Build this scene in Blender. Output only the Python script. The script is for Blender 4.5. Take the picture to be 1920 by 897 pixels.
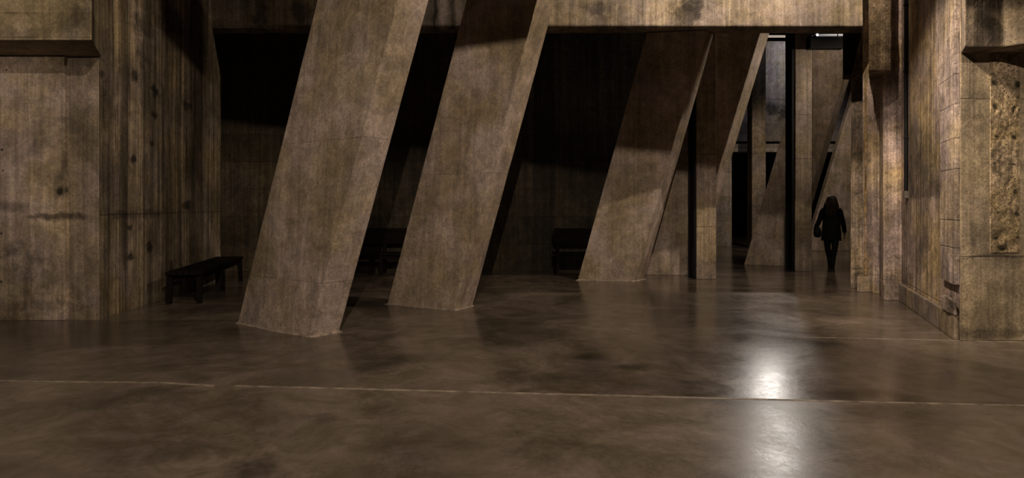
import bpy, bmesh, math, random
from mathutils import Vector, Matrix, noise

random.seed(7)
for o in list(bpy.data.objects):
    bpy.data.objects.remove(o)
S = bpy.context.scene
C = S.collection

# ------------------------------------------------------------------ camera
F, HOR, EYE = 1170.0, 385.0, 1.5          # focal length and horizon in pixels of 1920x897, eye height in m
cd = bpy.data.cameras.new('camera')
cam = bpy.data.objects.new('camera', cd); C.objects.link(cam)
cam.location = (0, 0, EYE); cam.rotation_euler = (math.pi / 2, 0, 0)
cd.sensor_width = 36; cd.lens = F / 1920 * 36
cd.shift_y = -(448.5 - HOR) / 1920
cd.clip_start = 0.05; cd.clip_end = 200
S.camera = cam

# ------------------------------------------------------------------ world, exposure
w = bpy.data.worlds.new('world'); S.world = w; w.use_nodes = True
bg = w.node_tree.nodes['Background']
bg.inputs[0].default_value = (1.0, 0.85, 0.68, 1); bg.inputs[1].default_value = 0.006
S.view_settings.view_transform = 'Standard'; S.view_settings.look = 'None'
S.view_settings.exposure = 0.0; S.view_settings.gamma = 1.0
S.view_settings.use_curve_mapping = False
S.cycles.use_denoising = True
S.cycles.max_bounces = 6; S.cycles.diffuse_bounces = 3; S.cycles.glossy_bounces = 4
S.cycles.sample_clamp_indirect = 3.0


# ------------------------------------------------------------------ lamps of the hall and added fill lamps
def spot(name, loc, aim, watts, size, blend=0.4, col=(1, .84, .66), radius=.05):
    ld = bpy.data.lights.new(name, 'SPOT')
    ld.energy = watts; ld.spot_size = math.radians(size); ld.spot_blend = blend
    ld.color = col; ld.shadow_soft_size = radius
    o = bpy.data.objects.new(name, ld); C.objects.link(o)
    o.location = loc
    d = Vector(aim) - Vector(loc)
    o.rotation_euler = d.to_track_quat('-Z', 'Y').to_euler()
    return o


def X0(px, d):
    return (px - 960) / F * d


WARM = (1.0, .84, .655)
# lamps cut by added shutters: name, (x, y), point on the cut plane, gradient of that plane, aim, watts, cone, radius, shutter above (+1) or below (-1)
SHUTTERED = [('spotlight_main', (0.7, 0.0), (-.4, 8.6, 3.85), (-.14, -.24), (-.4, 9.5, .6), 1520, 105, .008, 1),
             ('spotlight_rear', (-4.0, -2.0), (-2.4, 6.9, 3.3), (-.15, -.17), (-.8, 9, 1.0), 330, 70, .01, 1),
             ('spotlight_rear_high', (1.0, -3.0), (3.0, 12.2, 3.65), (.05, -.25), (2.5, 12, 1.5), 150, 55, .01, 1),
             ('spotlight_lintel', (4.4, 8.6), (4.4, 12.0, 4.93), (0.0, -.42), (3.9, 12.0, 5.6), 800, 150, .01, -1)]
for nm, xy, pt, g, aim, wt, sz, rad, sd in SHUTTERED:
    spot(nm, (xy[0], xy[1], pt[2] + g[0] * (xy[0] - pt[0]) + g[1] * (xy[1] - pt[1])), aim, wt, sz, .7, WARM, rad)
spot('fill_right_wall', (2.6, 6.4, 4.9), (5.8, 8.3, .9), 1150, 66, .7, WARM, .08)  # added fill lamp that brightens the right wall
spot('fill_flank', (4.6, 7.6, 6.2), (-1.6, 8.8, 1.8), 700, 76, .6, WARM, .10)       # fill added for the right flanks of the two front columns
spot('fill_flank_bay', (9.2, 13.3, 4.6), (4.0, 13.6, 2.8), 520, 80, .6, WARM, .08)    # added fill on the right flanks of the bay columns
spot('fill_pier', (-5.2, -2.0, 3.7), (-7.0, 8.2, 2.8), 860, 34, .7, WARM, .08)  # low fill lamp added to brighten the pier
spot('spotlight_far', (X0(1455, 22.4), 22.4, 7.75), (1.6, 5.0, 0), 420, 50, .5, (1, .93, .86), .10)   # its light skims the floor towards the hall
spot('fill_flank_bay_high', (8.7, 12.9, 7.0), (7.9, 15.0, 4.6), 240, 56, .7, WARM, .08)  # fill added to lift the upper face of the fifth column
spot('fill_floor_right', (5.2, 2.6, 6.0), (5.0, 4.6, 0), 420, 84, .8, WARM, .1)  # extra fill added over the right-hand floor
spot('spotlight_passage', (10.4, 21.5, 7.25), (9.6, 23, 5.9), 75, 130, .5, (.86, .88, 1.0), .06)
spot('spotlight_passage_floor', (8.6, 16.2, 6.8), (9.9, 20.4, 1.2), 700, 80, .8, WARM, .06)


# ------------------------------------------------------------------ helpers
def X(px, d):
    return (px - 960) / F * d


def Z(py, d):
    return EYE - (py - HOR) / F * d


def P(px, py):
    d = EYE * F / (py - HOR)
    return Vector((X(px, d), d, 0))


class NT:
    def __init__(s, name):
        s.m = bpy.data.materials.new(name); s.m.use_nodes = True
        s.t = s.m.node_tree; s.b = s.t.nodes['Principled BSDF']

    def n(s, typ, **kw):
        nd = s.t.nodes.new(typ)
        for k, v in kw.items():
            setattr(nd, k, v)
        return nd

    def link(s, a, b):
        s.t.links.new(a, b)

    def math(s, op, a, b=None, c=None, clamp=False):
        nd = s.n('ShaderNodeMath', operation=op, use_clamp=clamp)
        for i, v in enumerate((a, b, c)):
            if v is None: continue
            if isinstance(v, (int, float)): nd.inputs[i].default_value = v
            else: s.link(v, nd.inputs[i])
        return nd.outputs[0]

    def vmath(s, op, a, b):
        nd = s.n('ShaderNodeVectorMath', operation=op)
        for i, v in enumerate((a, b)):
            if isinstance(v, (tuple, list, Vector)): nd.inputs[i].default_value = tuple(v)
            else: s.link(v, nd.inputs[i])
        return nd.outputs['Value'] if op in ('DISTANCE', 'LENGTH') else nd.outputs[0]

    def noise(s, vec, scale, detail=4, rough=.55, dist=0.0):
        nd = s.n('ShaderNodeTexNoise'); nd.inputs['Scale'].default_value = scale
        nd.inputs['Detail'].default_value = detail; nd.inputs['Roughness'].default_value = rough
        nd.inputs['Distortion'].default_value = dist
        s.link(vec, nd.inputs['Vector'])
        return nd

    def rng(s, v, a, b, c=0.0, d=1.0, smooth=True):
        nd = s.n('ShaderNodeMapRange'); nd.interpolation_type = 'SMOOTHSTEP' if smooth else 'LINEAR'
        for i, q in enumerate((a, b, c, d)): nd.inputs[i + 1].default_value = q
        s.link(v, nd.inputs[0])
        return nd.outputs[0]

    def mix(s, fac, a, b, blend='MIX'):
        nd = s.n('ShaderNodeMix', data_type='RGBA', blend_type=blend)
        if isinstance(fac, (int, float)): nd.inputs[0].default_value = fac
        else: s.link(fac, nd.inputs[0])
        for v, i in ((a, 6), (b, 7)):
            if isinstance(v, (tuple, list)): nd.inputs[i].default_value = (*v[:3], 1)
            else: s.link(v, nd.inputs[i])
        return nd.outputs[2]

    def obj(s):
        return s.n('ShaderNodeTexCoord').outputs['Object']


def concrete(name, col=(.30, .235, .18), dark=.45, streak=.5, blotch=.8, fine=.35, rough=.82,
             boards=None, spots=(), joints=(), cols=(), bump=.35, pores=.0, seed=0.0, streak_scale=7.0, jd=.4, hv=.3, patches=()):
    """procedural board-marked concrete; spots = (x,y,z,rx,ry,rz,strength), joints = z of cast joints,
    cols = ((a,b,c, centre, halfwidth, gain)) lighter or darker bands (formwork boards, painted shade) along a direction"""
    N = NT(name)
    co = N.vmath('ADD', N.obj(), (seed * 3.1, seed * 1.7, seed * .9))
    base = N.obj()
    wob = N.noise(base, 2.2, 3, .6)
    wv = N.vmath('SUBTRACT', wob.outputs['Color'], (.5, .5, .5))
    d1 = N.vmath('MULTIPLY', wv, (.16, .16, .16))
    bw = N.vmath('ADD', base, d1)
    big = N.noise(co, blotch, 7, .62, .3).outputs[0]
    st = N.noise(N.vmath('MULTIPLY', co, (1, 1, .045)), streak_scale, 5, .65).outputs[0]
    st2 = N.noise(N.vmath('MULTIPLY', co, (1, 1, .02)), streak_scale * 4.0, 3, .6).outputs[0]
    fn = N.noise(co, 34, 4, .7).outputs[0]
    md = N.noise(co, 5.5, 6, .7, .8).outputs[0]
    v = N.rng(big, .32, .68, 1 - dark, 1.0 + dark * .35)
    v = N.math('MULTIPLY', v, N.rng(st, .3, .7, 1 - streak * .75, 1 + streak * .45))
    v = N.math('MULTIPLY', v, N.rng(st2, .35, .65, 1 - streak * .3, 1 + streak * .25))
    v = N.math('MULTIPLY', v, N.rng(fn, .3, .7, 1 - fine * .6, 1 + fine * .4))
    v = N.math('MULTIPLY', v, N.rng(md, .3, .7, 1 - fine * .7, 1 + fine * .5))
    sep = N.n('ShaderNodeSeparateXYZ'); N.link(base, sep.inputs[0])
    sepw = N.n('ShaderNodeSeparateXYZ'); N.link(bw, sepw.inputs[0])
    hgt = N.math('MULTIPLY', md, .5)
    hgt = N.math('ADD', hgt, N.math('MULTIPLY', st2, .5))
    hgt = N.math('ADD', hgt, N.math('MULTIPLY', fn, .35))
    for (a, b, c, cen, hw, gain) in cols:
        t = N.math('ADD', N.math('MULTIPLY', sep.outputs[0], a), N.math('MULTIPLY', sep.outputs[1], b))
        t = N.math('ADD', t, N.math('MULTIPLY', sep.outputs[2], c))
        t = N.math('ABSOLUTE', N.math('SUBTRACT', t, cen))
        k = N.rng(t, hw * .86, hw * 1.06, gain, 1.0)
        v = N.math('MULTIPLY', v, k)
    if boards:
        f = N.math('FRACT', N.math('DIVIDE', sep.outputs[2], boards))
        f = N.math('ABSOLUTE', N.math('SUBTRACT', f, .5))
        ln = N.rng(f, .5 - .012 / boards, .5, 0, 1)
        ln = N.math('MULTIPLY', ln, N.rng(big, .4, .6, .25, 1))
        v = N.math('MULTIPLY', v, N.rng(ln, 0, 1, 1, .42, False))
        hgt = N.math('SUBTRACT', hgt, N.math('MULTIPLY', ln, .8))
        # every board row its own tone
        row = N.math('FLOOR', N.math('DIVIDE', sep.outputs[2], boards))
        wn = N.n('ShaderNodeTexWhiteNoise', noise_dimensions='1D'); N.link(row, wn.inputs['W'])
        v = N.math('MULTIPLY', v, N.rng(wn.outputs[0], 0, 1, .82, 1.14, False))
    for j in joints:
        t = N.math('ABSOLUTE', N.math('SUBTRACT', N.math('ADD', sep.outputs[2],
                   N.math('MULTIPLY', N.math('SUBTRACT', md, .5), .03)), j))
        ln = N.rng(t, .002, .012, 1, 0)
        ln = N.math('MULTIPLY', ln, N.rng(md, .35, .55, .2, 1))
        v = N.math('MULTIPLY', v, N.rng(ln, 0, 1, 1, jd, False))
        hgt = N.math('SUBTRACT', hgt, N.math('MULTIPLY', ln, 1.2 * (1 - jd)))
    for (a, b, c0, hw, z0, z1, g) in patches:            # rectangular stains: along-wall centre, half width, z range
        t = N.math('ADD', N.math('MULTIPLY', sepw.outputs[0], a), N.math('MULTIPLY', sepw.outputs[1], b))
        t = N.math('ABSOLUTE', N.math('SUBTRACT', t, c0))
        k = N.math('MULTIPLY', N.rng(t, hw * .9, hw * 1.08, 1, 0), N.rng(sepw.outputs[2], z0 - .03, z0 + .03))
        k = N.math('MULTIPLY', k, N.rng(sepw.outputs[2], z1 - .3, z1 + .3, 1, 0))
        v = N.math('MULTIPLY', v, N.rng(k, 0, 1, 1, g, False))
    for (x, y, z, rx, ry, rz, g) in spots:
        q = N.vmath('MULTIPLY', N.vmath('SUBTRACT', bw, (x, y, z)), (1 / rx, 1 / ry, 1 / rz))
        ln = N.vmath('LENGTH', q, (0, 0, 0))
        ln = N.math('ADD', ln, N.math('MULTIPLY', N.math('SUBTRACT', md, .5), 1.2))
        k = N.rng(ln, .35, 1.0, g, 1.0)
        v = N.math('MULTIPLY', v, k)
    if pores:
        vo = N.n('ShaderNodeTexVoronoi'); vo.inputs['Scale'].default_value = 26; N.link(co, vo.inputs['Vector'])
        pr = N.rng(vo.outputs['Distance'], .1, .28, 1, 0)
        pr = N.math('MULTIPLY', pr, N.rng(md, .42, .6, 0, pores))
        v = N.math('MULTIPLY', v, N.math('SUBTRACT', 1.0, pr))
        hgt = N.math('SUBTRACT', hgt, N.math('MULTIPLY', pr, 1.5))
    hue = N.mix(N.rng(N.noise(co, 1.3, 4, .6).outputs[0], .35, .65), (col[0] * (1 + .1 * hv), col[1] * (1 - .02 * hv), col[2] * (1 - .6 * hv)),
                (col[0], col[1] * (1 - .03 * hv), col[2] * (1 + .3 * hv)))
    cc = N.n('ShaderNodeCombineColor')
    for i in range(3): N.link(v, cc.inputs[i])
    out = N.mix(1.0, hue, cc.outputs[0], 'MULTIPLY')
    N.link(out, N.b.inputs['Base Color'])
    N.b.inputs['Roughness'].default_value = rough
    N.b.inputs['Specular IOR Level'].default_value = .25
    bp = N.n('ShaderNodeBump'); bp.inputs['Strength'].default_value = bump; bp.inputs['Distance'].default_value = .02
    N.link(hgt, bp.inputs['Height']); N.link(bp.outputs[0], N.b.inputs['Normal'])
    return N.m


def polished(name, col, rough, spots=(), seed=0.0, spec=.5, scale=.7, rvar=.5, dish=None):
    N = NT(name)
    base = N.obj()
    co = N.vmath('ADD', base, (seed, seed * 2, 0))
    co = N.vmath('MULTIPLY', co, (1, 1, 0.01))
    wv = N.vmath('MULTIPLY', N.vmath('SUBTRACT', N.noise(base, 1.4, 5, .7).outputs['Color'], (.5, .5, .5)), (.5, .5, 0))
    bw = N.vmath('ADD', base, wv)
    big = N.noise(co, scale, 8, .66, .6).outputs[0]
    md = N.noise(co, scale * 3.2, 7, .7, 1.0).outputs[0]
    fn = N.noise(co, 22, 5, .7).outputs[0]
    v = N.rng(big, .34, .66, .60, 1.22)
    v = N.math('MULTIPLY', v, N.rng(md, .3, .7, .70, 1.22))
    v = N.math('MULTIPLY', v, N.rng(fn, .3, .7, .90, 1.08))
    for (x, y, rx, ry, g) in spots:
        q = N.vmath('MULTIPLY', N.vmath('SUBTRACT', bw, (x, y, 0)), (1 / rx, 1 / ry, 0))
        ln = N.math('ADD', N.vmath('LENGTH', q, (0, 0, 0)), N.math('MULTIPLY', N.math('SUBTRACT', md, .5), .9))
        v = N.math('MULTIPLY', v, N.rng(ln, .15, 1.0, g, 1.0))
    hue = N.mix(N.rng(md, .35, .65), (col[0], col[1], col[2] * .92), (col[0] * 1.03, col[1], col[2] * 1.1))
    cc = N.n('ShaderNodeCombineColor')
    for i in range(3): N.link(v, cc.inputs[i])
    N.link(N.mix(1.0, hue, cc.outputs[0], 'MULTIPLY'), N.b.inputs['Base Color'])
    r = N.rng(big, .3, .7, rough * (1 - rvar * .5), rough * (1 + rvar * .5))
    r = N.math('ADD', r, N.rng(fn, .3, .7, -.02, .02))
    N.link(r, N.b.inputs['Roughness'])
    N.b.inputs['Specular IOR Level'].default_value = spec
    bp = N.n('ShaderNodeBump'); bp.inputs['Strength'].default_value = .12; bp.inputs['Distance'].default_value = .01
    N.link(N.math('ADD', md, N.math('MULTIPLY', fn, .15)), bp.inputs['Height'])
    nrm = bp.outputs[0]
    if dish:                                            # the slab settles a few centimetres towards its joint
        sp = N.n('ShaderNodeSeparateXYZ'); N.link(base, sp.inputs[0])
        b2 = N.n('ShaderNodeBump'); b2.inputs['Strength'].default_value = 1; b2.inputs['Distance'].default_value = 1
        N.link(N.rng(sp.outputs[1], dish[0], dish[1], 0, dish[2]), b2.inputs['Height'])
        N.link(nrm, b2.inputs['Normal']); nrm = b2.outputs[0]
    N.link(nrm, N.b.inputs['Normal'])
    return N.m


def plain(name, col, rough=.6, metal=0.0, var=.25, scale=12.0, stretch=(1, 1, 1), spec=.4):
    N = NT(name)
    nz = N.noise(N.vmath('MULTIPLY', N.obj(), stretch), scale, 5, .6).outputs[0]
    c = N.mix(N.rng(nz, .3, .7), tuple(q * (1 - var) for q in col), tuple(min(1, q * (1 + var)) for q in col))
    N.link(c, N.b.inputs['Base Color'])
    N.b.inputs['Roughness'].default_value = rough; N.b.inputs['Metallic'].default_value = metal
    N.b.inputs['Specular IOR Level'].default_value = spec
    bp = N.n('ShaderNodeBump'); bp.inputs['Strength'].default_value = .15; bp.inputs['Distance'].default_value = .005
    N.link(nz, bp.inputs['Height']); N.link(bp.outputs[0], N.b.inputs['Normal'])
    return N.m


def emit(name, col, strength):
    N = NT(name)
    N.b.inputs['Base Color'].default_value = (.8, .8, .8, 1)
    N.b.inputs['Emission Color'].default_value = (*col, 1)
    N.b.inputs['Emission Strength'].default_value = strength
    return N.m


def link_mesh(name, bm, mat, parent=None, smooth=False):
    bmesh.ops.recalc_face_normals(bm, faces=bm.faces)
    me = bpy.data.meshes.new(name); bm.to_mesh(me); bm.free()
    for m in (mat if isinstance(mat, (list, tuple)) else [mat]): me.materials.append(m)
    if smooth:
        for p in me.polygons: p.use_smooth = True
    o = bpy.data.objects.new(name, me); C.objects.link(o)
    if parent: o.parent = parent
    return o


def tag(o, label=None, cat=None, group=None, kind=None):
    if label: o['label'] = label
    if cat: o['category'] = cat
    if group: o['group'] = group
    if kind: o['kind'] = kind
    return o


def thing(name, label, cat, loc=(0, 0, 0), rotz=0.0, group=None):
    o = bpy.data.objects.new(name, None); C.objects.link(o)
    o.empty_display_size = .2
    o.location = loc; o.rotation_euler = (0, 0, rotz)
    return tag(o, label, cat, group, 'thing')


def structure(name, bm, mat):
    return tag(link_mesh(name, bm, mat), kind='structure')


def hexa(bm, lo, hi, bev=0.0, seg=2):
    """closed solid from two loops of equal length"""
    a = [bm.verts.new(p) for p in lo]; b = [bm.verts.new(p) for p in hi]
    n = len(a); fs = [bm.faces.new(a[::-1]), bm.faces.new(b)]
    for i in range(n):
        fs.append(bm.faces.new((a[i], a[(i + 1) % n], b[(i + 1) % n], b[i])))
    bmesh.ops.recalc_face_normals(bm, faces=fs)
    if bev:
        es = list({e for f in fs for e in f.edges})
        bmesh.ops.bevel(bm, geom=es, offset=bev, segments=seg, affect='EDGES', profile=.6)


def prism(bm, plan, z0, z1, bev=0.0):
    hexa(bm, [(p[0], p[1], z0) for p in plan], [(p[0], p[1], z1) for p in plan], bev)


def box(bm, x0, x1, y0, y1, z0, z1, bev=0.0):
    prism(bm, [(x0, y0), (x1, y0), (x1, y1), (x0, y1)], z0, z1, bev)


def tube(bm, pts, r, seg=12, cap=True):
    rings = []
    for i, p in enumerate(pts):
        p = Vector(p)
        a = Vector(pts[max(i - 1, 0)]); b = Vector(pts[min(i + 1, len(pts) - 1)])
        t = (b - a).normalized()
        u = t.cross(Vector((0, 1, .01))).normalized() if abs(t.y) < .9 else t.cross(Vector((1, 0, 0))).normalized()
        v = t.cross(u)
        rr = r[i] if isinstance(r, (list, tuple)) else r
        rings.append([bm.verts.new(p + (u * math.cos(k * 2 * math.pi / seg) + v * math.sin(k * 2 * math.pi / seg)) * rr) for k in range(seg)])
    for a, b in zip(rings, rings[1:]):
        for k in range(seg):
            bm.faces.new((a[k], a[(k + 1) % seg], b[(k + 1) % seg], b[k]))
    if cap:
        bm.faces.new(rings[0][::-1]); bm.faces.new(rings[-1])


def roughen(bm, amt=.012, size=.22, freq=3.0, keep_floor=True):
    """break long straight concrete arrises a little"""
    for _ in range(6):
        es = [e for e in bm.edges if e.calc_length() > size * 2]
        if not es: break
        bmesh.ops.subdivide_edges(bm, edges=es, cuts=1, use_grid_fill=True)
    for v in bm.verts:
        n = noise.noise_vector(v.co * freq) * amt
        if keep_floor and v.co.z < .02: n.z = 0
        v.co += n


# ------------------------------------------------------------------ floor
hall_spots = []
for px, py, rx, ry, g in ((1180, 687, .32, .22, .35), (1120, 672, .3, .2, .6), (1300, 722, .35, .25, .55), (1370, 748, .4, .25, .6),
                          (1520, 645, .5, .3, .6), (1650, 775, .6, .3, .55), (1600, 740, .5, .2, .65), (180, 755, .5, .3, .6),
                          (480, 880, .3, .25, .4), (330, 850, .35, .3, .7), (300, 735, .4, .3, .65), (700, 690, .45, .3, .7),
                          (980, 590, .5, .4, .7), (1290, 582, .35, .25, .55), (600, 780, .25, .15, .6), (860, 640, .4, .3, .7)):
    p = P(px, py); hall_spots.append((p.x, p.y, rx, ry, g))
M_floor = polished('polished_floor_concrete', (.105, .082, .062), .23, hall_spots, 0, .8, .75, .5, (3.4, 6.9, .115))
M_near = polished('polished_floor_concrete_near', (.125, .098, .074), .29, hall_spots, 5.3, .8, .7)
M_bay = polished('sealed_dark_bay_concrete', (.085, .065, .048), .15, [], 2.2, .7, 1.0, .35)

JL = [P(-260, 713), P(0, 715), P(300, 718), P(400, 724)]
JR = [P(440, 724), P(1450, 750), P(2200, 768)]
bm = bmesh.new()
# near slab, far slab and bay slab meet at the cast joints; one floor per slab
def slab(poly, mat, name):
    b = bmesh.new()
    hexa(b, [(p[0], p[1], -.3) for p in poly], [(p[0], p[1], 0) for p in poly])
    return structure(name, b, mat)
jl = [(p.x, p.y) for p in JL + JR]
slab([(-14, -10), (14, -10), (14, jl[-1][1])] + jl[::-1] + [(-14, jl[0][1])], M_near, 'floor')
slab([(-14, jl[0][1])] + jl + [(14, jl[-1][1]), (14, 10.7), (-14, 10.7)], M_floor, 'floor_far')
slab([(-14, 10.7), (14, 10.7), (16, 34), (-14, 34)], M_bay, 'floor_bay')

M_joint = plain('joint_mortar', (.20, .16, .125), .5, var=.5, scale=9)
bm = bmesh.new()
for pts in (JL, JR):
    for a, b in zip(pts, pts[1:]):
        n = Vector((-(b - a).y, (b - a).x, 0)).normalized() * .016
        hexa(bm, [a - n, b - n, b + n, a + n], [q + Vector((0, 0, .002)) for q in (a - n, b - n, b + n, a + n)])
structure('trim_1', bm, M_joint)
bm = bmesh.new()
a, b = P(1480, 632), P(2100, 646)
n = Vector((0, .012, 0))
hexa(bm, [a - n, b - n, b + n, a + n], [q + Vector((0, 0, .002)) for q in (a - n, b - n, b + n, a + n)])
structure('trim_2', bm, M_joint)

# ------------------------------------------------------------------ left side: pier, wall and its jutting ledge
A = Vector((-5.40, 8.16)); dirL = Vector((-.094, 1)).normalized()
def LW(d):                                             # point of the left wall at depth d
    return (A.x - .094 * (d - A.y), d)
def LWpx(px):
    r = (px - 960) / F
    t = (r * A.y - A.x) / (-.094 - r)
    return LW(A.y + t)
lw_spots = []
for px, py, rz, ry, g in ((250, 297, .07, .12, .2), (245, 430, .06, .1, .25), (247, 482, .09, .14, .2), (288, 215, .09, .13, .2),
                          (290, 170, .12, .16, .15), (252, 140, .15, .16, .25), (280, 462, .10, .12, .25), (350, 385, .10, .25, .3),
                          (285, 270, .08, .1, .3), (192, 140, .1, .1, .3), (270, 48, .25, .5, .35), (325, 40, .3, .6, .4), (322, 500, .16, .1, .3),
                          (230, 405, .09, .5, .55), (280, 400, .1, .5, .6), (265, 100, .3, .2, .6), (352, 200, .12, .3, .35)):
    x, d = LWpx(px); lw_spots.append((x, d, Z(py, d), .4, ry, rz, g))
lw_cols = []
for px, hw, g in ((220, .10, 1.5), (232, .12, .7), (255, .22, 1.45), (205, .12, .75), (283, .16, .72), (345, .10, 1.55), (325, .2, 1.25), (375, .45, .62), (409, .12, 1.5)):
    x, d = LWpx(px); lw_cols.append((0, 1, 0, d, hw, g))
M_lwall = concrete('stained_board_concrete_left', (.215, .165, .115), .55, .85, .8, .45, .85, None, lw_spots, (1.37,), lw_cols, .5, .3, 1.0, 9.0)
pf = []
for px, py, rx, rz, g in ((120, 357, .07, .09, .15), (118, 350, .14, .2, .6), (110, 406, .5, .07, .3), (30, 390, .4, .1, .6), (122, 300, .05, .3, .5),
                          (8, 282, .02, .025, .15), (10, 318, .02, .025, .15), (14, 135, .02, .025, .15), (8, 435, .025, .03, .2), (8, 527, .02, .03, .2),
                          (60, 520, .1, .5, .7), (25, 470, .12, .12, .6), (60, 320, .5, .7, 1.25), (140, 500, .5, .6, .8), (90, 575, 1.0, .1, .75)):
    d = A.y; pf.append((X(px, d), d, Z(py, d), rx, .4, rz, g))
M_pier = concrete('smooth_pier_concrete', (.315, .245, .195), .5, .4, 1.1, .4, .82, None, pf, (), ((1, 0, 0, X(155, 8.16), .2, .74),), .35, .35, 2.0)
p0, e1, e2 = LW(8.16), LWpx(414), LWpx(397)
bm = bmesh.new()
prof = [(p0[0], p0[1], 0), (e1[0], e1[1], 0), (e1[0], e1[1], 4.05), (e2[0], e2[1], 4.95), (e2[0], e2[1], 8), (p0[0], p0[1], 8)]
dx = Vector((-5.5, .2, 0))
hexa(bm, prof, [Vector(p) + dx for p in prof])
for f in bm.faces:
    f.material_index = 1 if f.normal.y < -.7 else 0
bm.normal_update()
for f in bm.faces:
    if f.normal.y < -.7: f.material_index = 1
structure('wall_left', bm, [M_lwall, M_pier])

# half round raised strip at the pier's formwork joint
bm = bmesh.new()
box(bm, X(-400, 8.16), X(125, 8.16), 8.115, 8.20, 0, 3.45, .01); roughen(bm, .006, .15, 6)
structure('trim_3', bm, M_pier)

M_ledge = concrete('board_marked_ledge_concrete', (.36, .285, .20), .35, .25, 1.0, .4, .82, .29,
                   [(X(145, 7.36), 7.36, Z(25, 7.36), .12, .4, .15, .6), (X(60, 7.36), 7.36, Z(60, 7.36), .35, .4, .12, .7),
                    (X(140, 7.36), 7.36, Z(40, 7.36), .35, .4, .5, .8)], (), ((1, 0, 0, X(140, 7.36), .2, .8),), .4, .25, 3.0)
bm = bmesh.new()
prism(bm, [(-10, 7.36), (X(172, 7.36), 7.36), (X(186, 8.16) + .02, 8.18), (-10, 8.3)], 3.45, 8, .012)
o = link_mesh('overhanging_ledge', bm, M_ledge)
tag(o, 'pale board-marked concrete ledge jutting out above the left pier', 'ledge', kind='thing')

# ------------------------------------------------------------------ lintel beam across the bay
BD, BZ = 12.0, Z(53, 12.0)
bs = []
for px, py, rx, rz, g in ((1290, 25, .35, .45, .35), (1300, 10, .3, .3, .5), (1125, 15, .5, .15, .6), (1215, 30, .05, .6, 1.3), (1460, 25, .5, .6, 1.2),
                          (830, 15, .12, .6, 1.9), (815, 20, .05, .6, .3), (850, 20, .1, .6, .5), (490, 30, .2, .4, .4), (560, 20, .3, .3, .6), (1250, 20, .5, .5, 1.15)):
    bs.append((X(px, BD), BD, Z(py, BD), rx, .5, rz, g))
M_beam = concrete('weathered_lintel_concrete', (.36, .288, .225), .4, .55, .8, .45, .82, None, bs, (), ((1, 0, 0, X(1127, BD), .9, .8), (1, 0, 0, -3.5, 4.2, .6)), .4, .3, 4.0, 5.0)  # the beam's dimly lit left half is painted darker in the colour
bm = bmesh.new()
box(bm, -6.6, 7.6, BD, BD + .36, BZ, 8, .012); roughen(bm, .008, .2, 5, False)
o = link_mesh('lintel_beam', bm, M_beam)
tag(o, 'long weathered concrete lintel beam spanning the top of the dark bay', 'beam', kind='thing')

# ------------------------------------------------------------------ bay behind the columns
M_dark = concrete('shade_dark_bay_concrete', (.052, .040, .026), .5, .5, .7, .5, .9, .62, [], (), ((1, 0, 0, X(1020, 14.1), .25, .55), (1, 0, 0, X(450, 14.1), .6, 1.6)), .4, .2, 6.0)  # bay shade put into the colour; lit left end a lighter band
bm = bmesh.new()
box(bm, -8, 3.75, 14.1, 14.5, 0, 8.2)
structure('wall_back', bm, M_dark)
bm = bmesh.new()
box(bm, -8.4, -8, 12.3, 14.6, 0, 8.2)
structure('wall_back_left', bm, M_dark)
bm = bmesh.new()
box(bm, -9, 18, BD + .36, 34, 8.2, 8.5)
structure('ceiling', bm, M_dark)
# unseen shutter panels added above the frame to cut off the lamps' light
for i, (nm, xy, pt, g, aim, wt, sz, rad, sd) in enumerate(SHUTTERED):
    dv = Vector((aim[0] - xy[0], aim[1] - xy[1])).normalized()
    tv = Vector((-dv.y, dv.x))
    pc = Vector(xy) + dv
    q = [pc - tv * 3, pc + tv * 3]
    zz = [pt[2] + g[0] * (p.x - pt[0]) + g[1] * (p.y - pt[1]) for p in q]
    n = dv * .02
    bm = bmesh.new()
    hexa(bm, [(q[0].x, q[0].y, zz[0]), (q[1].x, q[1].y, zz[1]), (q[1].x + n.x, q[1].y + n.y, zz[1]), (q[0].x + n.x, q[0].y + n.y, zz[0])],
         [(q[0].x, q[0].y, zz[0] + (2.2 if sd > 0 else -.8)), (q[1].x, q[1].y, zz[1] + (2.2 if sd > 0 else -.8)), (q[1].x + n.x, q[1].y + n.y, zz[1] + (2.2 if sd > 0 else -.8)), (q[0].x + n.x, q[0].y + n.y, zz[0] + (2.2 if sd > 0 else -.8))])
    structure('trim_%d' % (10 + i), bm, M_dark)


# ------------------------------------------------------------------ leaning columns
M_fillet = plain('pale_mortar', (.24, .19, .15), .75, var=.4, scale=14)


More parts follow.
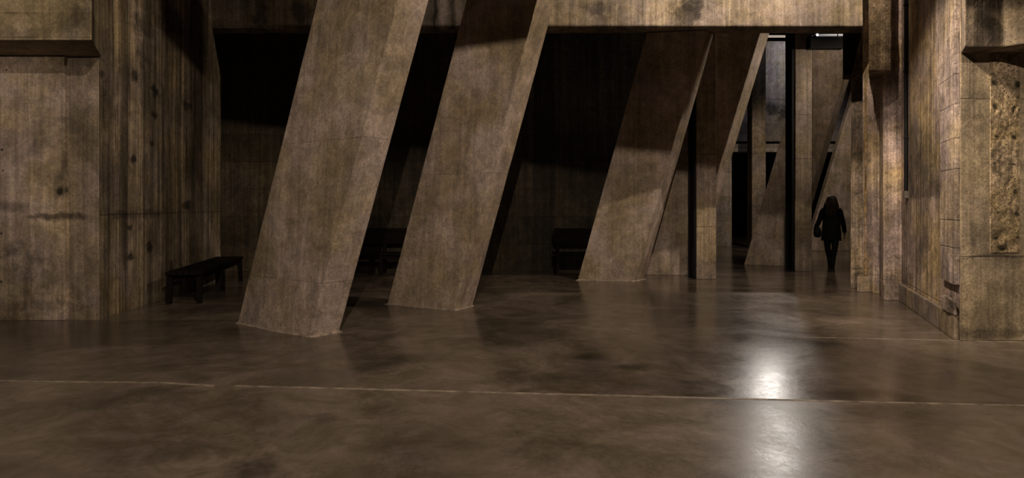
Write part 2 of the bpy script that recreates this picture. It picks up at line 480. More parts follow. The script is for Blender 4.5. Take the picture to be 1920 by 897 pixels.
def leaning_column(L, Mid, R, off, ztop, label, mat, seed, fillet=True):
    L, Mid, R = Vector(L), Vector(Mid), Vector(R)
    B = L + R - Mid
    cen = (L + R) / 2; cen.z = 0
    t = thing('leaning_column', label, 'column', cen, 0, None)
    k = ztop
    o3 = Vector((off[0] * k, off[1] * k, k))
    lo = [p - cen for p in (L, Mid, R, B)]
    bm = bmesh.new()
    hexa(bm, lo, [p + o3 for p in lo], .014, 2)
    roughen(bm, .004, .25, 5)
    link_mesh('shaft', bm, mat, t)
    if fillet:
        bm = bmesh.new()
        n = 14
        out, inn = [], []
        q = lo + [lo[0]]
        for i in range(4):
            for s in range(n):
                p = q[i].lerp(q[i + 1], s / n)
                c = sum((v for v in lo), Vector()) / 4
                d = (p - c).normalized()
                wv = .05 + .03 * noise.noise(p * 6 + Vector((seed, 0, 0)))
                out.append(bm.verts.new(p + d * wv + Vector((0, 0, .001))))
                inn.append(bm.verts.new(p - d * .01 + Vector((off[0] * .03, off[1] * .03, .022 + .012 * noise.noise(p * 7)))))
        m = len(out)
        for i in range(m):
            bm.faces.new((out[i], out[(i + 1) % m], inn[(i + 1) % m], inn[i]))
        bm.faces.new(inn)
        bm.faces.new(out[::-1])
        link_mesh('mortar_fillet', bm, M_fillet, t)
    return t


COL = (.335, .262, .205)
def colmat(i, joints, spots=()):
    return concrete('column_concrete_%d' % i, COL, .34, .3, 1.3, .42, .78, None, spots, joints, (), .3, .25, 10 + i * 2.3, 5.0, jd=.74)

LEAN = (.288, -.10)
c1L, c1M, c1R = P(445, 607), P(580, 633), P(636, 623)
leaning_column(c1L, c1M, c1R, (.300, -.136), 8, 'front concrete column leaning right, nearest the camera beside the dark bench', colmat(1, (2.24, .62)), 1)
c2L, c2M, c2R = P(726, 571), P(851, 583), P(886, 574)
leaning_column(c2L, c2M, c2R, (.2715, -.072), 8, 'second leaning concrete column, its top dark above a sharp shadow line', colmat(2, (1.95,)), 2)
c3L, c3M, c3R = P(1083, 526), P(1190, 528), P(1208, 524)
leaning_column(c3L, c3M, c3R, (.273, -.041), BZ - .012, 'third leaning concrete column, half in shade under the lintel beam', colmat(3, (1.02,)), 3)
c4L, c4M, c4R = P(1178, 516), P(1287, 517), P(1305, 514)
leaning_column(c4L, c4M, c4R, (.285, -.06), 8.19, 'shaded leaning concrete column behind the square post, bright right edge', colmat(4, (2.4,)), 4, False)
c5L, c5M, c5R = P(1395, 497), P(1478, 500), P(1490, 497)
leaning_column(c5L, c5M, c5R, (.267, -.056), 8.19, 'leaning concrete column behind the slender post nearest the walking person', colmat(5, (1.6,)), 5, False)
c6L = Vector((X(1511, 20.4), 20.4, 0)); c6M = c6L + Vector((2.3, -.02, 0)); c6R = c6M + Vector((.12, .45, 0))
leaning_column(c6L, c6M, c6R, (.275, -.05), 8.19, 'far pale leaning concrete column directly behind the walking person', colmat(6, (3.3,)), 6, False)

# ------------------------------------------------------------------ upright posts
M_post = concrete('post_concrete', (.32, .25, .19), .35, .4, 1.2, .45, .8, None, [], (1.06, 2.53), (), .35, .35, 31.0, 6.0)
M_postb = concrete('post_concrete_pale', (.31, .245, .185), .35, .4, 1.2, .45, .8, None, [], (.95, 2.55, 3.55), (), .35, .35, 35.0, 6.0)
M_postc = concrete('post_concrete_far', (.27, .21, .155), .45, .5, 1.0, .5, .82, None, [], (3.3,), (), .35, .35, 39.0, 6.0)
M_steel_and_shade = plain('black_painted_steel_and_shade', (.004, .004, .0045), .6, 0, .3, 20, spec=.15)


def post(px0, px1, base_py, dep, ztop, label, mat, steel):  # steel: width of the black strip added for the shaded left side
    p0, p1 = P(px0, base_py), P(px1, base_py)
    d = p0.y
    t = thing('upright_post', label, 'post', ((p0.x + p1.x) / 2, d + dep / 2, 0))
    hw = (p1.x - p0.x) / 2
    bm = bmesh.new(); box(bm, -hw, hw, -dep / 2, dep / 2, 0, ztop, .012); roughen(bm, .004, .25, 5)
    link_mesh('shaft', bm, mat, t)
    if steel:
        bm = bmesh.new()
        # black strip added as the post's shaded left side, with web and flanges
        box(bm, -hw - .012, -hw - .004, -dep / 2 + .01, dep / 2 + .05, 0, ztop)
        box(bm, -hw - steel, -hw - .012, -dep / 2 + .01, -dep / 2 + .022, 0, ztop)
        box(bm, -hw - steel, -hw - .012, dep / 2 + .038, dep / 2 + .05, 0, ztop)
        o = link_mesh('shade_strip', bm, M_steel_and_shade, t)
        o['label'] = 'black strip standing in for the shaded side'
    return t

post(1306, 1343, 524, .36, 8.19, 'square concrete post with its shaded left side as a black strip between the two shaded columns', M_post, .05)
post(1491, 1522, 509, .30, 8.19, 'slender concrete post with its shaded left side as a black strip left of the walking person', M_postb, .07)
post(1410, 1436, 466, .45, 8.19, 'farther concrete post standing in the black opening of the passage', M_postc, 0)

# ------------------------------------------------------------------ passage beyond: far wall with a black opening
M_far = concrete('passage_wall_concrete', (.36, .30, .25), .3, .3, .7, .45, .82, .9,
                 [(X(1448, 23), 23, Z(205, 23), .35, .5, .35, .3), (X(1470, 23), 23, Z(212, 23), .3, .5, .4, .3), (X(1395, 23), 23, Z(240, 23), .4, .5, .4, .7)],
                 (Z(186, 23),), (), .4, .3, 44.0)
WD = 23.0
bm = bmesh.new(); box(bm, X(1300, WD), X(1680, WD), WD, WD + .4, Z(265, WD), 8.2); structure('wall_passage', bm, M_far)
bm = bmesh.new(); box(bm, X(1300, WD), X(1680, WD), WD - .15, WD + .4, Z(286, WD), Z(270.5, WD), .02); roughen(bm, .01, .3, 4, False)
structure('trim_4', bm, M_far)
bm = bmesh.new(); box(bm, X(1300, WD), X(1372, WD), WD, WD + .4, 0, Z(286, WD)); structure('wall_passage_left', bm, M_far)
M_black = plain('unlit_black_plaster', (.006, .005, .004), .95, var=.4, scale=3)  # unlit room beyond the opening painted black
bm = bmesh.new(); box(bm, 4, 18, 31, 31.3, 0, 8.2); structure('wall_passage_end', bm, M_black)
bm = bmesh.new(); box(bm, X(1566, 24.5), X(1680, 24.5), WD, 24.8, 0, Z(286, WD)); structure('wall_passage_right', bm, M_far)

# black steel rail and black shade box under the passage ceiling, with the glowing strips above
bm = bmesh.new(); box(bm, X(1437, 15), X(1500, 15), 15, 15.12, Z(75, 15), Z(70.5, 15))
tag(link_mesh('steel_rail', bm, M_steel_and_shade), 'thin black steel rail high up, in front of the lit passage wall', 'rail', kind='thing')
bm = bmesh.new(); box(bm, X(1519, 13.9), X(1584, 13.9), 13.9, 14.1, Z(90, 13.9), Z(68, 13.9), .01)  # black box added in place of a band of shade
for xx in (X(1530, 13.9), X(1575, 13.9)):
    box(bm, xx - .008, xx + .008, 13.99, 14.006, Z(68, 13.9), 8.2)
tag(link_mesh('shade_box', bm, M_steel_and_shade), 'black box standing in for shade, high up to the right of the slender post', 'shade band', kind='thing')


def glow_strip(px0, px1, py0, py1, d, label, col, st):  # glowing strip put in for a lit slot of concrete
    t = thing('glow_strip', label, 'lamp', (X((px0 + px1) / 2, d), d, Z(py0, d)))
    hw = (px1 - px0) / 2 / F * d; h = (py1 - py0) / F * d
    bm = bmesh.new(); box(bm, -hw - .03, hw + .03, .0, .12, -.0, .05, .006); link_mesh('housing', bm, M_steel_and_shade, t)  # casing added with the glowing strip
    for sx in (-.8, .8):
        bm = bmesh.new(); box(bm, sx * hw - .008, sx * hw + .008, .05, .066, .05, 8.2 - t.location.z); link_mesh('added_hanger_rod', bm, M_steel_and_shade, t)
    bm = bmesh.new(); box(bm, -hw, hw, -.01, .1, -h, -.002, .006); link_mesh('glow_bar', bm, emit('slot_glow', col, st), t)
    return t

glow_strip(1440, 1486, 66, 70, 15.3, 'warm glowing strip for a lit slot above the thin black rail', (1, .82, .66), .38)
glow_strip(1528, 1583, 64, 67, 14.3, 'cool glowing strip for a lit slot above the black shade box', (.85, .9, 1), .16)
# small spotlight lens beside the slender post
t = thing('spotlight', 'tiny bright spotlight at the top right of the slender post', 'lamp', (X(1526, 13.9), 13.86, Z(69, 13.9)))
bm = bmesh.new(); tube(bm, [(0, .045, 0), (0, -.08, 0), (0, -.12, 0)], [.03, .03, .036], 14); link_mesh('housing', bm, M_steel_and_shade, t)
bm = bmesh.new(); tube(bm, [(0, -.119, 0), (0, -.126, 0)], [.03, .022], 14); link_mesh('lens', bm, emit('lens_glow', (1, .95, .9), 2.5), t)

# ------------------------------------------------------------------ right side: angled wall, pilasters, front block
R1 = P(1800, 640); R2 = P(1690, 563)
def RW(t, out=0.0):
    d = (R2 - R1); n = Vector((-d.y, d.x, 0)).normalized()
    return R1 + d * t + n * out
def RWpx(px, out=0.0):
    r = (px - 960) / F
    a, d = R1, R2 - R1
    t = (r * a.y - a.x) / (d.x - r * d.y)
    return RW(t, out), t
rs = []
for px, py, rr, rz, g in ((1735, 290, .9, .5, .62), (1750, 345, .4, .25, .6), (1718, 110, .12, .9, .75), (1755, 130, .5, .9, .85), (1785, 6, .22, .12, .1),
                          (1770, 12, .2, .06, .2), (1735, 480, .6, .4, .8), (1700, 520, .5, .3, .75), (1720, 60, .5, .5, 1.1), (1710, 330, .2, .4, .7)):
    p, t = RWpx(px); rs.append((p.x, p.y, Z(py, p.y), rr, rr, rz, g))
dR = (R2 - R1).normalized()
rc = []
for px, hw, g in ((1741, .035, 1.5), (1748, .03, 1.25), (1718, .04, .8), (1695, .2, .9)):
    p, t = RWpx(px); rc.append((dR.x, dR.y, 0, p.dot(dR), hw, g))
pa, pb = RWpx(1768)[0].dot(dR), RWpx(1702)[0].dot(dR)
M_rwall = concrete('stained_right_wall_concrete', (.40, .305, .232), .5, .65, 1.1, .6, .82, None, rs, (.31,), rc, .45, .3, 51.0, jd=.6, hv=.5,
                   patches=((dR.x, dR.y, (pa + pb) / 2, (pb - pa) / 2, Z(372, 8.2), 2.8, .55),))
fs = []
d = R1.y
for px, py, rx, rz, g in ((1865, 155, .04, .05, .15), (1902, 158, .04, .05, .15), (1867, 203, .04, .06, .15), (1901, 207, .04, .06, .15),
                          (1866, 256, .045, .03, .15), (1900, 257, .035, .03, .2), (1866, 304, .02, .025, .15), (1900, 306, .025, .025, .15),
                          (1880, 466, .08, .05, .15), (1900, 362, .03, .03, .2), (1905, 403, .035, .035, .2), (1907, 447, .03, .03, .2), (1868, 397, .03, .03, .2), (1866, 449, .025, .025, .2), (1877, 470, .05, .03, .2),
                          (1830, 150, .15, .35, .75), (1825, 440, .12, .2, .8), (1860, 625, 1.0, .08, .6), (1860, 480, .5, .02, .5), (1860, 560, .6, .35, 1.12)):
    fs.append((X(px, d), d, Z(py, d), rx, .4, rz, g))
M_front = concrete('yellowed_block_concrete', (.43, .335, .225), .45, .35, 1.6, .5, .82, None, fs, (Z(482, d), Z(186, d)), (), .4, .25, 55.0, jd=.55, hv=.1)
M_agg = concrete('exposed_aggregate_concrete', (.36, .27, .165), .35, .15, 2.0, .9, .9, None, fs, (), (), .7, .8, 57.0)
R3 = Vector((X(1656, 9.92), 9.92, 0)); R4 = Vector((X(1649, 10.5), 10.5, 0)); R5 = Vector((X(1617, 10.9), 10.9, 0)); R6 = Vector((X(1609, 11.2), 11.2, 0)); 
bm = bmesh.new()
prism(bm, [(R1.x, R1.y), (R2.x, R2.y), (R3.x, R3.y), (R4.x, R4.y), (R5.x, R5.y), (7.4, 11.3), (10, 11.3), (10, R1.y)], 0, 8, .012)
bm.normal_update()
for f in bm.faces:
    if f.normal.y < -.9 and f.calc_center_median().y < R1.y + .2: f.material_index = 1
roughen(bm, .006, .25, 5)
structure('wall_right', bm, [M_rwall, M_front])
# far pilaster with a corbelled foot of the lintel
M_pil = concrete('pilaster_concrete', (.27, .205, .152), .6, .7, 1.2, .65, .82, None,
                 [(X(1640, 11), 11, Z(350, 11), .4, .5, .6, .75), (X(1640, 11), 11, Z(300, 11), .3, .5, .4, .8)], (.35,), (), .5, .4, 60.0)
bm = bmesh.new()
pd = 11.25
prof = [(X(1595, pd), 0), (X(1624, pd), 0), (X(1700, pd), 0), (X(1700, pd), 8), (X(1620, pd), 8), (X(1617.5, pd), Z(56, pd)), (X(1596, pd), Z(142, pd))]
hexa(bm, [(x, pd, z) for x, z in prof], [(x + .68, BD + .45, z) for x, z in prof], .012); roughen(bm, .008, .2, 5)
structure('wall_right_pilaster', bm, M_pil)
# stained rough infill between the pilasters
M_infill = concrete('ochre_stained_infill_concrete', (.30, .205, .115), .5, .35, 1.6, .7, .85, None, [(R5.x + .1, R5.y, 1.5, .4, .4, .6, .7)], (), (), .8, .5, 63.0, hv=.5)
bm = bmesh.new()
prism(bm, [(X(1621, 10.8), 10.8), (X(1662, 10.8), 10.8), (X(1662, 11.1), 11.1), (X(1622, 11.1), 11.1)], .28, 3.7, .02); roughen(bm, .014, .12, 6)
structure('trim_5', bm, M_infill)
# corbel behind the lintel, its shade put into a dark colour
bm = bmesh.new()
prism(bm, [(X(1580, 12.4), 12.37), (7.5, 12.37), (7.8, 12.9), (X(1580, 12.9), 12.9)], Z(142, 12.5), 5.0, .01)
tag(link_mesh('corbel', bm, M_dark), 'concrete corbel, painted dark for its shade, under the right end of the lintel beam', 'corbel', kind='thing')
# bracket block
M_brk = concrete('rough_bracket_concrete', (.25, .18, .12), .5, .4, 1.5, .7, .85, None, [], (), (), .8, .5, 66.0)
bm = bmesh.new()
z0 = Z(133, 9.7)
prism(bm, [(X(1629, 9.7), 9.7), (X(1671, 9.7), 9.7), (X(1672, 10.4), 10.4), (X(1631, 10.95), 10.95)], z0, 8, .015); roughen(bm, .012, .14, 5, False)
tag(link_mesh('bracket_block', bm, M_brk), 'rough brown concrete bracket block left of the black conduit', 'block', kind='thing')
# pale cracked strip by the near corner
M_pale = concrete('pale_pink_render', (.34, .265, .218), .5, .6, 1.2, .6, .82, None, [(R1.x, R1.y, .4, .3, .3, .1, .4)], (1.02, 1.33, 1.9, 2.24, 2.62, 2.95), (), .6, .35, 70.0, jd=.6)
bm = bmesh.new()
def wp(px, z, out):
    p, t = RWpx(px, out); return (p.x, p.y, z)
_, tA = RWpx(1771)
edge = []
zs = [.62, 1.2, 1.9, 2.5, 3.02, 3.06, 3.5, 3.9, 8]
txs = [1772, 1771, 1772, 1771, 1770, 1764, 1762, 1763, 1763]
lo, hi = [], []
for z, tx in zip(zs, txs):
    p, t = RWpx(tx); edge.append((t, z))
ring = [(0.004, .62)] + edge + [(0.004, 8)]
hexa(bm, [tuple(RW(t, -.0) + Vector((0, 0, z))) for t, z in ring], [tuple(RW(t, .045) + Vector((0, 0, z))) for t, z in ring])
roughen(bm, .010, .12, 7, False)
structure('trim_6', bm, M_pale)
# plinth along the foot of the right wall
M_plinth = concrete('plinth_concrete', (.22, .17, .13), .4, .3, 2.0, .5, .8, None, [], (), (), .4, .3, 73.0)
bm = bmesh.new()
q = [RW(0.012, .0), RW(1.0, .0), RW(1.0, .05), RW(.012, .05)]
prism(bm, [(v.x, v.y) for v in q], 0, .27, .012); roughen(bm, .005, .2, 5)
structure('baseboard_right', bm, M_plinth)
bm = bmesh.new()
prism(bm, [(R3.x - .03, R3.y - .08), (R2.x + .02, R2.y - .05), (R2.x, R2.y + .05), (R3.x, R3.y + .05)], 0, .25, .01)
prism(bm, [(X(1607, 10.75), 10.75), (X(1652, 10.75), 10.70), (X(1655, 11), 11), (X(1612, 11.2), 11.2)], 0, .27, .012); roughen(bm, .006, .15, 5)
structure('baseboard_right_far', bm, M_plinth)
# broken pale foot of the cracked strip
bm = bmesh.new()
q = [RW(.0, .03), RW(.16, .03), RW(.15, .065), RW(.01, .065)]
prism(bm, [(v.x, v.y) for v in q], .27, .44, .015); roughen(bm, .02, .08, 6)
structure('trim_7', bm, M_pale)
# rough aggregate panel of the front block
bm = bmesh.new()
box(bm, X(1856, d), X(1911, d), d - .012, d + .05, Z(474, d), Z(96, d), .004)
for _ in range(5):
    es = [e for e in bm.edges if e.calc_length() > .05]
    if es: bmesh.ops.subdivide_edges(bm, edges=es, cuts=1, use_grid_fill=True)
for v in bm.verts:
    if v.co.y < d: v.co.y += .006 * noise.noise(v.co * 28)
structure('trim_8', bm, M_agg)
# overhead block on the right
M_rl = concrete('grey_right_ledge_concrete', (.30, .235, .18), .4, .4, 1.2, .5, .82, None,
                [(X(1850, 6.6), 6.6, Z(30, 6.6), .18, .4, .22, .35), (X(1868, 6.6), 6.6, Z(60, 6.6), .12, .4, .2, .5)], (), ((1, 0, 0, X(1850, 6.6), .15, .7),), .6, .4, 77.0)
bm = bmesh.new()
z0 = Z(88, 6.6)
prism(bm, [(X(1809, 6.6), 6.6), (X(1882, 6.6), 6.6), (X(1980, 6.3), 6.3), (10, 6.3), (10, 6.95), (X(1800, 6.95), 6.95)], z0, 8, .015); roughen(bm, .01, .15, 5, False)
tag(link_mesh('overhanging_ledge', bm, M_rl), 'grey stained concrete ledge jutting out above the yellowed block on the right', 'ledge', kind='thing')

# conduit with its box on the right wall
t0, _ = RWpx(1703, .03)
t = thing('conduit', 'black vertical conduit pipe running down the right wall to a small box', 'pipe', (t0.x, t0.y, Z(372, t0.y)))
H = 8 - Z(372, t0.y)
bm = bmesh.new(); tube(bm, [(0, 0, .1), (0, 0, 2), (0, 0, H)], .026, 14); link_mesh('pipe', bm, M_steel_and_shade, t)
bm = bmesh.new()
ang = math.atan2(dR.y, dR.x)
box(bm, -.045, .045, -.03, .03, 0, .11, .008)
bmesh.ops.rotate(bm, verts=bm.verts, cent=(0, 0, 0), matrix=Matrix.Rotation(ang, 3, 'Z'))
o = link_mesh('junction_box', bm, plain('dusty_grey_metal', (.10, .085, .07), .6, .3), t); o['label'] = 'dusty grey junction box'
for zz in (.9, 1.9, 2.9):
    bm = bmesh.new(); box(bm, -.035, .035, -.028, .028, zz, zz + .03, .004)
    bmesh.ops.rotate(bm, verts=bm.verts, cent=(0, 0, 0), matrix=Matrix.Rotation(ang, 3, 'Z'))
    link_mesh('pipe_clip', bm, M_steel_and_shade, t)

# ------------------------------------------------------------------ benches
M_wood = plain('dark_stained_oak', (.006, .0038, .0028), .75, 0, .5, 6, (.6, 8, 8), spec=.06)


def leg_bm(x, y, h, s=.075, splay=(0, 0)):
    bm = bmesh.new()
    lo = [(x + splay[0] - s / 2 * .85, y + splay[1] - s / 2 * .85, 0), (x + splay[0] + s / 2 * .85, y + splay[1] - s / 2 * .85, 0),
          (x + splay[0] + s / 2 * .85, y + splay[1] + s / 2 * .85, 0), (x + splay[0] - s / 2 * .85, y + splay[1] + s / 2 * .85, 0)]
    hi = [(x - s / 2, y - s / 2, h), (x + s / 2, y - s / 2, h), (x + s / 2, y + s / 2, h), (x - s / 2, y + s / 2, h)]
    hexa(bm, lo, hi, .005)
    return bm


def bench(label, loc, rotz, length, width, h, back, group=None):
    """length along local x, the back (if any) on local +y"""
    t = thing('bench', label, 'bench', loc, rotz, group)
    hl, hw = length / 2, width / 2
    n = 3
    pw = (width - .02) / n
    for i in range(n):
        bm = bmesh.new()
        y = -hw + i * (pw + .01)
        box(bm, -hl, hl, y, y + pw, h - .05, h, .006)
        link_mesh('seat_plank', bm, M_wood, t)
    bm = bmesh.new()
    for s in (-1, 1):
        y = s * (hw - .06)
        box(bm, -hl + .06, hl - .06, y - .015, y + .015, h - .14, h - .05, .004)
    for x in (-hl + .15, 0, hl - .15):
        box(bm, x - .02, x + .02, -hw + .07, hw - .07, h - .13, h - .05, .004)
    link_mesh('apron', bm, M_wood, t)
    for x, sp in ((-hl + .10, -.03), (0, 0), (hl - .10, .03)):
        for s in (-1, 1):
            link_mesh('leg', leg_bm(x, s * (hw - .05), h - .05, .08, (sp, s * .015)), M_wood, t)
    if back:
        for x in (-hl + .12, 0, hl - .12):
            bm = bmesh.new(); hexa(bm, [(x - .035, hw - .05, h - .04), (x + .035, hw - .05, h - .04), (x + .035, hw + .0, h - .04), (x - .035, hw + .0, h - .04)],
                                   [(x - .035, hw + .0, h + .50), (x + .035, hw + .0, h + .50), (x + .035, hw + .04, h + .50), (x - .035, hw + .04, h + .50)], .004)
            link_mesh('back_post', bm, M_wood, t)
        bm = bmesh.new()
        # backrest board with rounded ends
        pts = []
        z0, z1 = h + .18, h + .52
        for cx, sg in ((hl - .06, 1), (-hl + .06, -1)):
            for k in range(7):
                a = -math.pi / 2 + k * math.pi / 6
                pts.append((cx + sg * .06 * math.cos(a) , (z0 + z1) / 2 + sg * ((z1 - z0) / 2) * math.sin(a)))
        hexa(bm, [(x, hw - .055, z) for x, z in pts], [(x, hw - .012, z) for x, z in pts])
        link_mesh('backrest', bm, M_wood, t)
    return t


# bench along the left wall, from 9.4 to 12.4 m
bn = Vector((X(343, 9.42), 9.42, 0)); bf = Vector((X(431, 12.3), 12.3, 0))
mid = (bn + bf) / 2; v = bf - bn
bench('dark wooden backless bench standing along the stained left wall', mid, math.atan2(v.y, v.x), v.length, .50, .49, False)
bench('dark bench with backrest against the back wall between the two front leaning columns', (X(718, 13.6), 13.6, 0), 0, 1.75, .46, .47, True)
bench('dark bench with backrest half hidden behind the third leaning column', (X(1108, 13.55), 13.55, 0), 0, 1.65, .46, .47, True)

# ------------------------------------------------------------------ person walking away
PX, PY = X(1558.5, 15.0), 15.0
HEAD = -math.atan2(PX, PY)                              # walks straight away along the passage
person = thing('person', 'person with long hair in a black coat walking in the passage', 'person', (PX, PY, 0), HEAD)
M_skin = plain('skin', (.30, .17, .12), .55, 0, .1, 30)
M_coat = plain('black_wool', (.006, .006, .007), .9, 0, .3, 60, spec=.1)
M_tight = plain('black_knit', (.007, .006, .007), .85, 0, .3, 60, spec=.1)
M_hair = plain('brown_hair', (.030, .016, .010), .55, 0, .6, 40, (8, 8, .6))
M_boot = plain('black_leather', (.006, .005, .005), .7, 0, .3, 30, spec=.12)


def skin_body():
    V, E, Rr = [], [], []
    def add(p, r, par=None):
        V.append(p); Rr.append(r if isinstance(r, tuple) else (r, r))
        if par is not None: E.append((par, len(V) - 1))
        return len(V) - 1
    pel = add((0, 0, .93), (.15, .11))
    wst = add((0, .0, 1.08), (.125, .095), pel)
    che = add((0, .01, 1.27), (.145, .105), wst)
    shc = add((0, .0, 1.40), (.12, .085), che)
    nk = add((0, .005, 1.475), (.052, .055), shc)
    hd0 = add((.004, .03, 1.53), (.058, .068), nk)
    hd1 = add((.006, .035, 1.60), (.072, .088), hd0)
    hd2 = add((.006, .025, 1.665), (.060, .075), hd1)
    for s in (-1, 1):
        # legs: mid stride, left foot ahead (+y), right foot behind
        st = .16 if s < 0 else -.14
        hip = add((s * .085, 0, .86), (.085, .09), pel)
        kn = add((s * .075, st * .45 + .03, .49), (.055, .058), hip)
        cal = add((s * .052, st * .75 + .0, .33), (.050, .054), kn)
        an = add((s * .030, st * 1.1 - .02, .09), (.034, .036), cal)
        ft = add((s * .032, st * 1.1 + .08, .05), (.036, .03), an)
        add((s * .038, st * 1.1 + .16, .035), (.03, .022), ft)
        # arms
        sh = add((s * .185, 0, 1.385), (.055, .055), shc)
        if s < 0:
            el = add((-.275, -.03, 1.12), (.042, .042), sh)
            wr = add((-.345, .06, .91), (.028, .026), el)
            pm = add((-.368, .085, .845), (.034, .018), wr)
            dirf, lat = Vector((-.10, .10, -1)).normalized(), Vector((.25, 1, .1)).normalized()
        else:
            el = add((.255, -.04, 1.10), (.042, .042), sh)
            wr = add((.282, .0, .87), (.028, .026), el)
            pm = add((.290, .012, .80), (.020, .036), wr)
            dirf, lat = Vector((.03, .06, -1)).normalized(), Vector((.1, 1, .05)).normalized()
        pmv = Vector(V[pm])
        curl = Vector((-s, 0, 0))
        for k, (off, ln) in enumerate(((.030, .068), (.010, .078), (-.010, .072), (-.029, .056))):
            b = add(tuple(pmv + lat * off + dirf * .035), .0095, pm)
            m1 = add(tuple(pmv + lat * off * 1.12 + dirf * (.035 + ln * .5) + curl * .008), .0085, b)
            add(tuple(pmv + lat * off * 1.12 + dirf * (.035 + ln * .9) + curl * .032), .007, m1)
        tb = add(tuple(pmv + lat * .038 - dirf * .02), .0105, pm)
        tm = add(tuple(pmv + lat * .058 + dirf * .012 + curl * .012), .0095, tb)
        add(tuple(pmv + lat * .060 + dirf * .040 + curl * .02), .008, tm)
    me = bpy.data.meshes.new('body_cage'); me.from_pydata(V, E, []); me.update()
    ob = bpy.data.objects.new('body_cage', me); C.objects.link(ob)
    md = ob.modifiers.new('skin', 'SKIN'); md.use_smooth_shade = True
    for i, r in enumerate(Rr):
        me.skin_vertices[0].data[i].radius = r
        me.skin_vertices[0].data[i].use_root = (i == 0)
    sb = ob.modifiers.new('sub', 'SUBSURF'); sb.levels = 2; sb.render_levels = 2
    bpy.context.view_layer.update()
    dg = bpy.context.evaluated_depsgraph_get()
    out = bpy.data.meshes.new_from_object(ob.evaluated_get(dg))
    out.name = 'body'
    bpy.data.objects.remove(ob)
    # shape the face: nose, brow, chin on the front (+y) of the head
    for v in out.vertices:
        c = v.co
        if c.z > 1.48 and c.y > .06:
            for (x, z, rx, rz, h) in ((.006, 1.585, .014, .026, .024), (.006, 1.512, .024, .018, .012), (.006, 1.545, .022, .009, .007), (-.024, 1.607, .014, .011, -.008), (.036, 1.607, .014, .011, -.008)):
                g = math.exp(-((c.x - x) / rx) ** 2 - ((c.z - z) / rz) ** 2)
                c.y += h * g
    for p in out.polygons: p.use_smooth = True
    out.materials.clear(); out.materials.append(M_skin)
    o = bpy.data.objects.new('body', out); C.objects.link(o); o.parent = person
    return o

skin_body()


def loft(rings, mat, name, parent, seg=28, close=(True, True), wob=0.0, smooth=True):
    """rings = (cx, cy, z, rx, ry)"""
    bm = bmesh.new(); rows = []
    for (cx, cy, z, rx, ry) in rings:
        row = []
        for k in range(seg):
            a = k * 2 * math.pi / seg
            p = Vector((cx + rx * math.cos(a), cy + ry * math.sin(a), z))
            if wob: p += noise.noise_vector(Vector((p.x * 14, p.y * 14, p.z * 4))) * wob
            row.append(bm.verts.new(p))
        rows.append(row)
    for a, b in zip(rows, rows[1:]):
        for k in range(seg): bm.faces.new((a[k], a[(k + 1) % seg], b[(k + 1) % seg], b[k]))
    if close[0]: bm.faces.new(rows[0][::-1])
    if close[1]: bm.faces.new(rows[-1])
    return link_mesh(name, bm, mat, parent, smooth)


def limb(path, mat, name, parent, seg=16, wob=.004):
    bm = bmesh.new()
    tube(bm, [p for p, r in path], [r for p, r in path], seg)
    for v in bm.verts: v.co += noise.noise_vector(v.co * 12) * wob
    return link_mesh(name, bm, mat, parent, True)

loft([(0, 0, .655, .222, .160), (0, 0, .70, .217, .157), (0, 0, .80, .212, .153), (0, 0, .95, .203, .147), (0, 0, 1.08, .190, .132), (0, .005, 1.22, .190, .135),
      (0, .005, 1.32, .188, .130), (0, 0, 1.39, .192, .112), (0, 0, 1.43, .150, .095), (0, .0, 1.46, .085, .080), (0, .005, 1.485, .066, .066)], M_coat, 'coat', person, 32, wob=.012)
limb([((-.150, 0, 1.405), .058), ((-.190, -.005, 1.34), .064), ((-.258, -.03, 1.12), .056), ((-.315, .02, .99), .052), ((-.345, .06, .90), .045)], M_coat, 'coat_sleeve', person)
limb([((.150, 0, 1.405), .058), ((.190, -.005, 1.34), .064), ((.243, -.04, 1.10), .057), ((.272, -.02, .97), .052), ((.283, .0, .855), .046)], M_coat, 'coat_sleeve', person)
for s in (-1, 1):
    st = .16 if s < 0 else -.14
    limb([((s * .085, 0, .90), .100), ((s * .083, st * .2 + .01, .72), .092), ((s * .078, st * .45 + .03, .49), .068), ((s * .054, st * .75, .33), .062), ((s * .032, st * 1.1 - .02, .13), .044)], M_tight, 'trouser_leg', person)
    bm = bmesh.new()
    tube(bm, [(s * .042, st * .95 - .02, .24), (s * .032, st * 1.1 - .02, .12), (s * .032, st * 1.1 - .02, .07)], [.058, .050, .050], 14)
    box(bm, s * .034 - .043, s * .034 + .043, st * 1.1 - .075, st * 1.1 + .19, .0, .08, .03)
    link_mesh('boot', bm, M_boot, person, True)
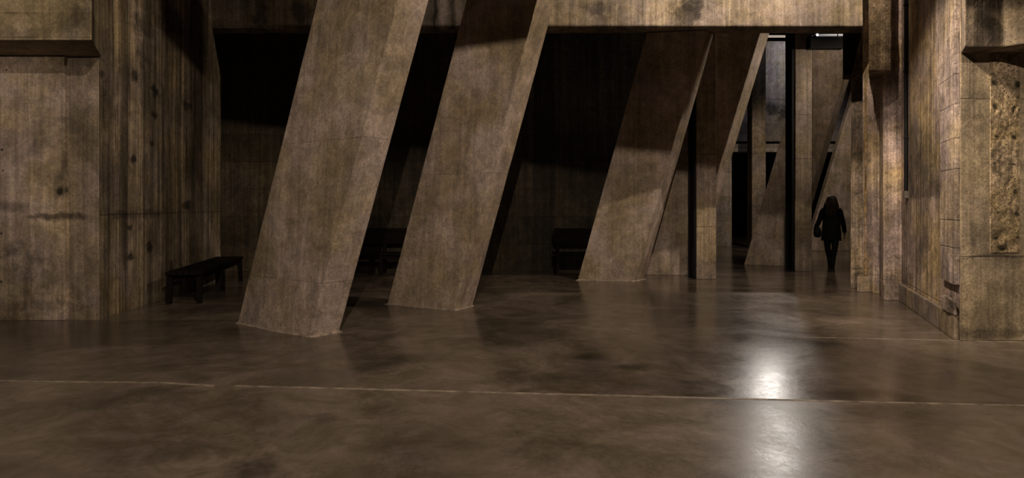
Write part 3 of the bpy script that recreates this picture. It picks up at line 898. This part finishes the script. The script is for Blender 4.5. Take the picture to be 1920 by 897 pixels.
# long hair: cap over the skull falling down the back in locks
bm = bmesh.new()
rows = []
for i, (z, rx, ry, cy) in enumerate(((1.735, .025, .03, .02), (1.72, .065, .07, .02), (1.69, .092, .098, .012), (1.64, .108, .112, .004), (1.57, .132, .108, -.014), (1.50, .155, .092, -.04), (1.43, .158, .078, -.058), (1.36, .125, .06, -.075), (1.29, .085, .045, -.10), (1.24, .05, .03, -.11))):
    row = []
    for k in range(30):
        a = k * 2 * math.pi / 30
        r = 1 + .09 * math.sin(a * 9 + i * .6) + .05 * noise.noise(Vector((k * .9, i * .7, 3)))
        y = cy + ry * r * math.sin(a)
        if z < 1.66: y = min(y, .055 if z > 1.56 else .02 - (1.56 - z) * .1)    # face stays free
        row.append(bm.verts.new((.006 + rx * r * math.cos(a) + (-.02 if z < 1.55 else 0) * (1.6 - z) * 3, y, z)))
    rows.append(row)
for a, b in zip(rows, rows[1:]):
    for k in range(30): bm.faces.new((a[k], b[k], b[(k + 1) % 30], a[(k + 1) % 30]))
bm.faces.new(rows[0]); bm.faces.new(rows[-1][::-1])
for k in range(12):                                  # loose locks
    x = -.10 + k * .018
    tube(bm, [(x * 1.05, -.085 + abs(x) * .3, 1.60), (x * 1.25, -.10 + abs(x) * .2, 1.46), (x * 1.15 - .01, -.125, 1.34), (x * .9, -.14, 1.22 + .03 * math.sin(k * 2.3))], [.014, .017, .014, .004], 8)
o = link_mesh('hair', bm, M_hair, person, True); o['label'] = 'long loose brown hair'

# handbag hanging at the person's left side
bagt = thing('handbag', 'black shoulder bag hanging at the side of the walking person', 'bag', (PX - .295 * math.cos(HEAD), PY - .295 * math.sin(HEAD), .72), HEAD)
bm = bmesh.new()
rows = []
for z, rx, ry in ((0, .045, .10), (.02, .075, .125), (.10, .090, .14), (.18, .080, .135), (.235, .050, .12), (.25, .03, .11)):
    rows.append([bm.verts.new((rx * math.copysign(abs(math.cos(a)) ** .7, math.cos(a)), ry * math.copysign(abs(math.sin(a)) ** .7, math.sin(a)), z)) for a in [k * math.pi / 12 for k in range(24)]])
for a, b in zip(rows, rows[1:]):
    for k in range(24): bm.faces.new((a[k], a[(k + 1) % 24], b[(k + 1) % 24], b[k]))
bm.faces.new(rows[0][::-1]); bm.faces.new(rows[-1])
link_mesh('bag_body', bm, M_boot, bagt, True)
bm = bmesh.new()
tube(bm, [(0, -.10, .22), (.05, -.10, .40), (.09, -.09, .58), (.115, -.03, .72), (.115, .04, .72), (.09, .11, .58), (.05, .12, .40), (0, .10, .22)], .009, 8)
link_mesh('strap', bm, M_boot, bagt, True)
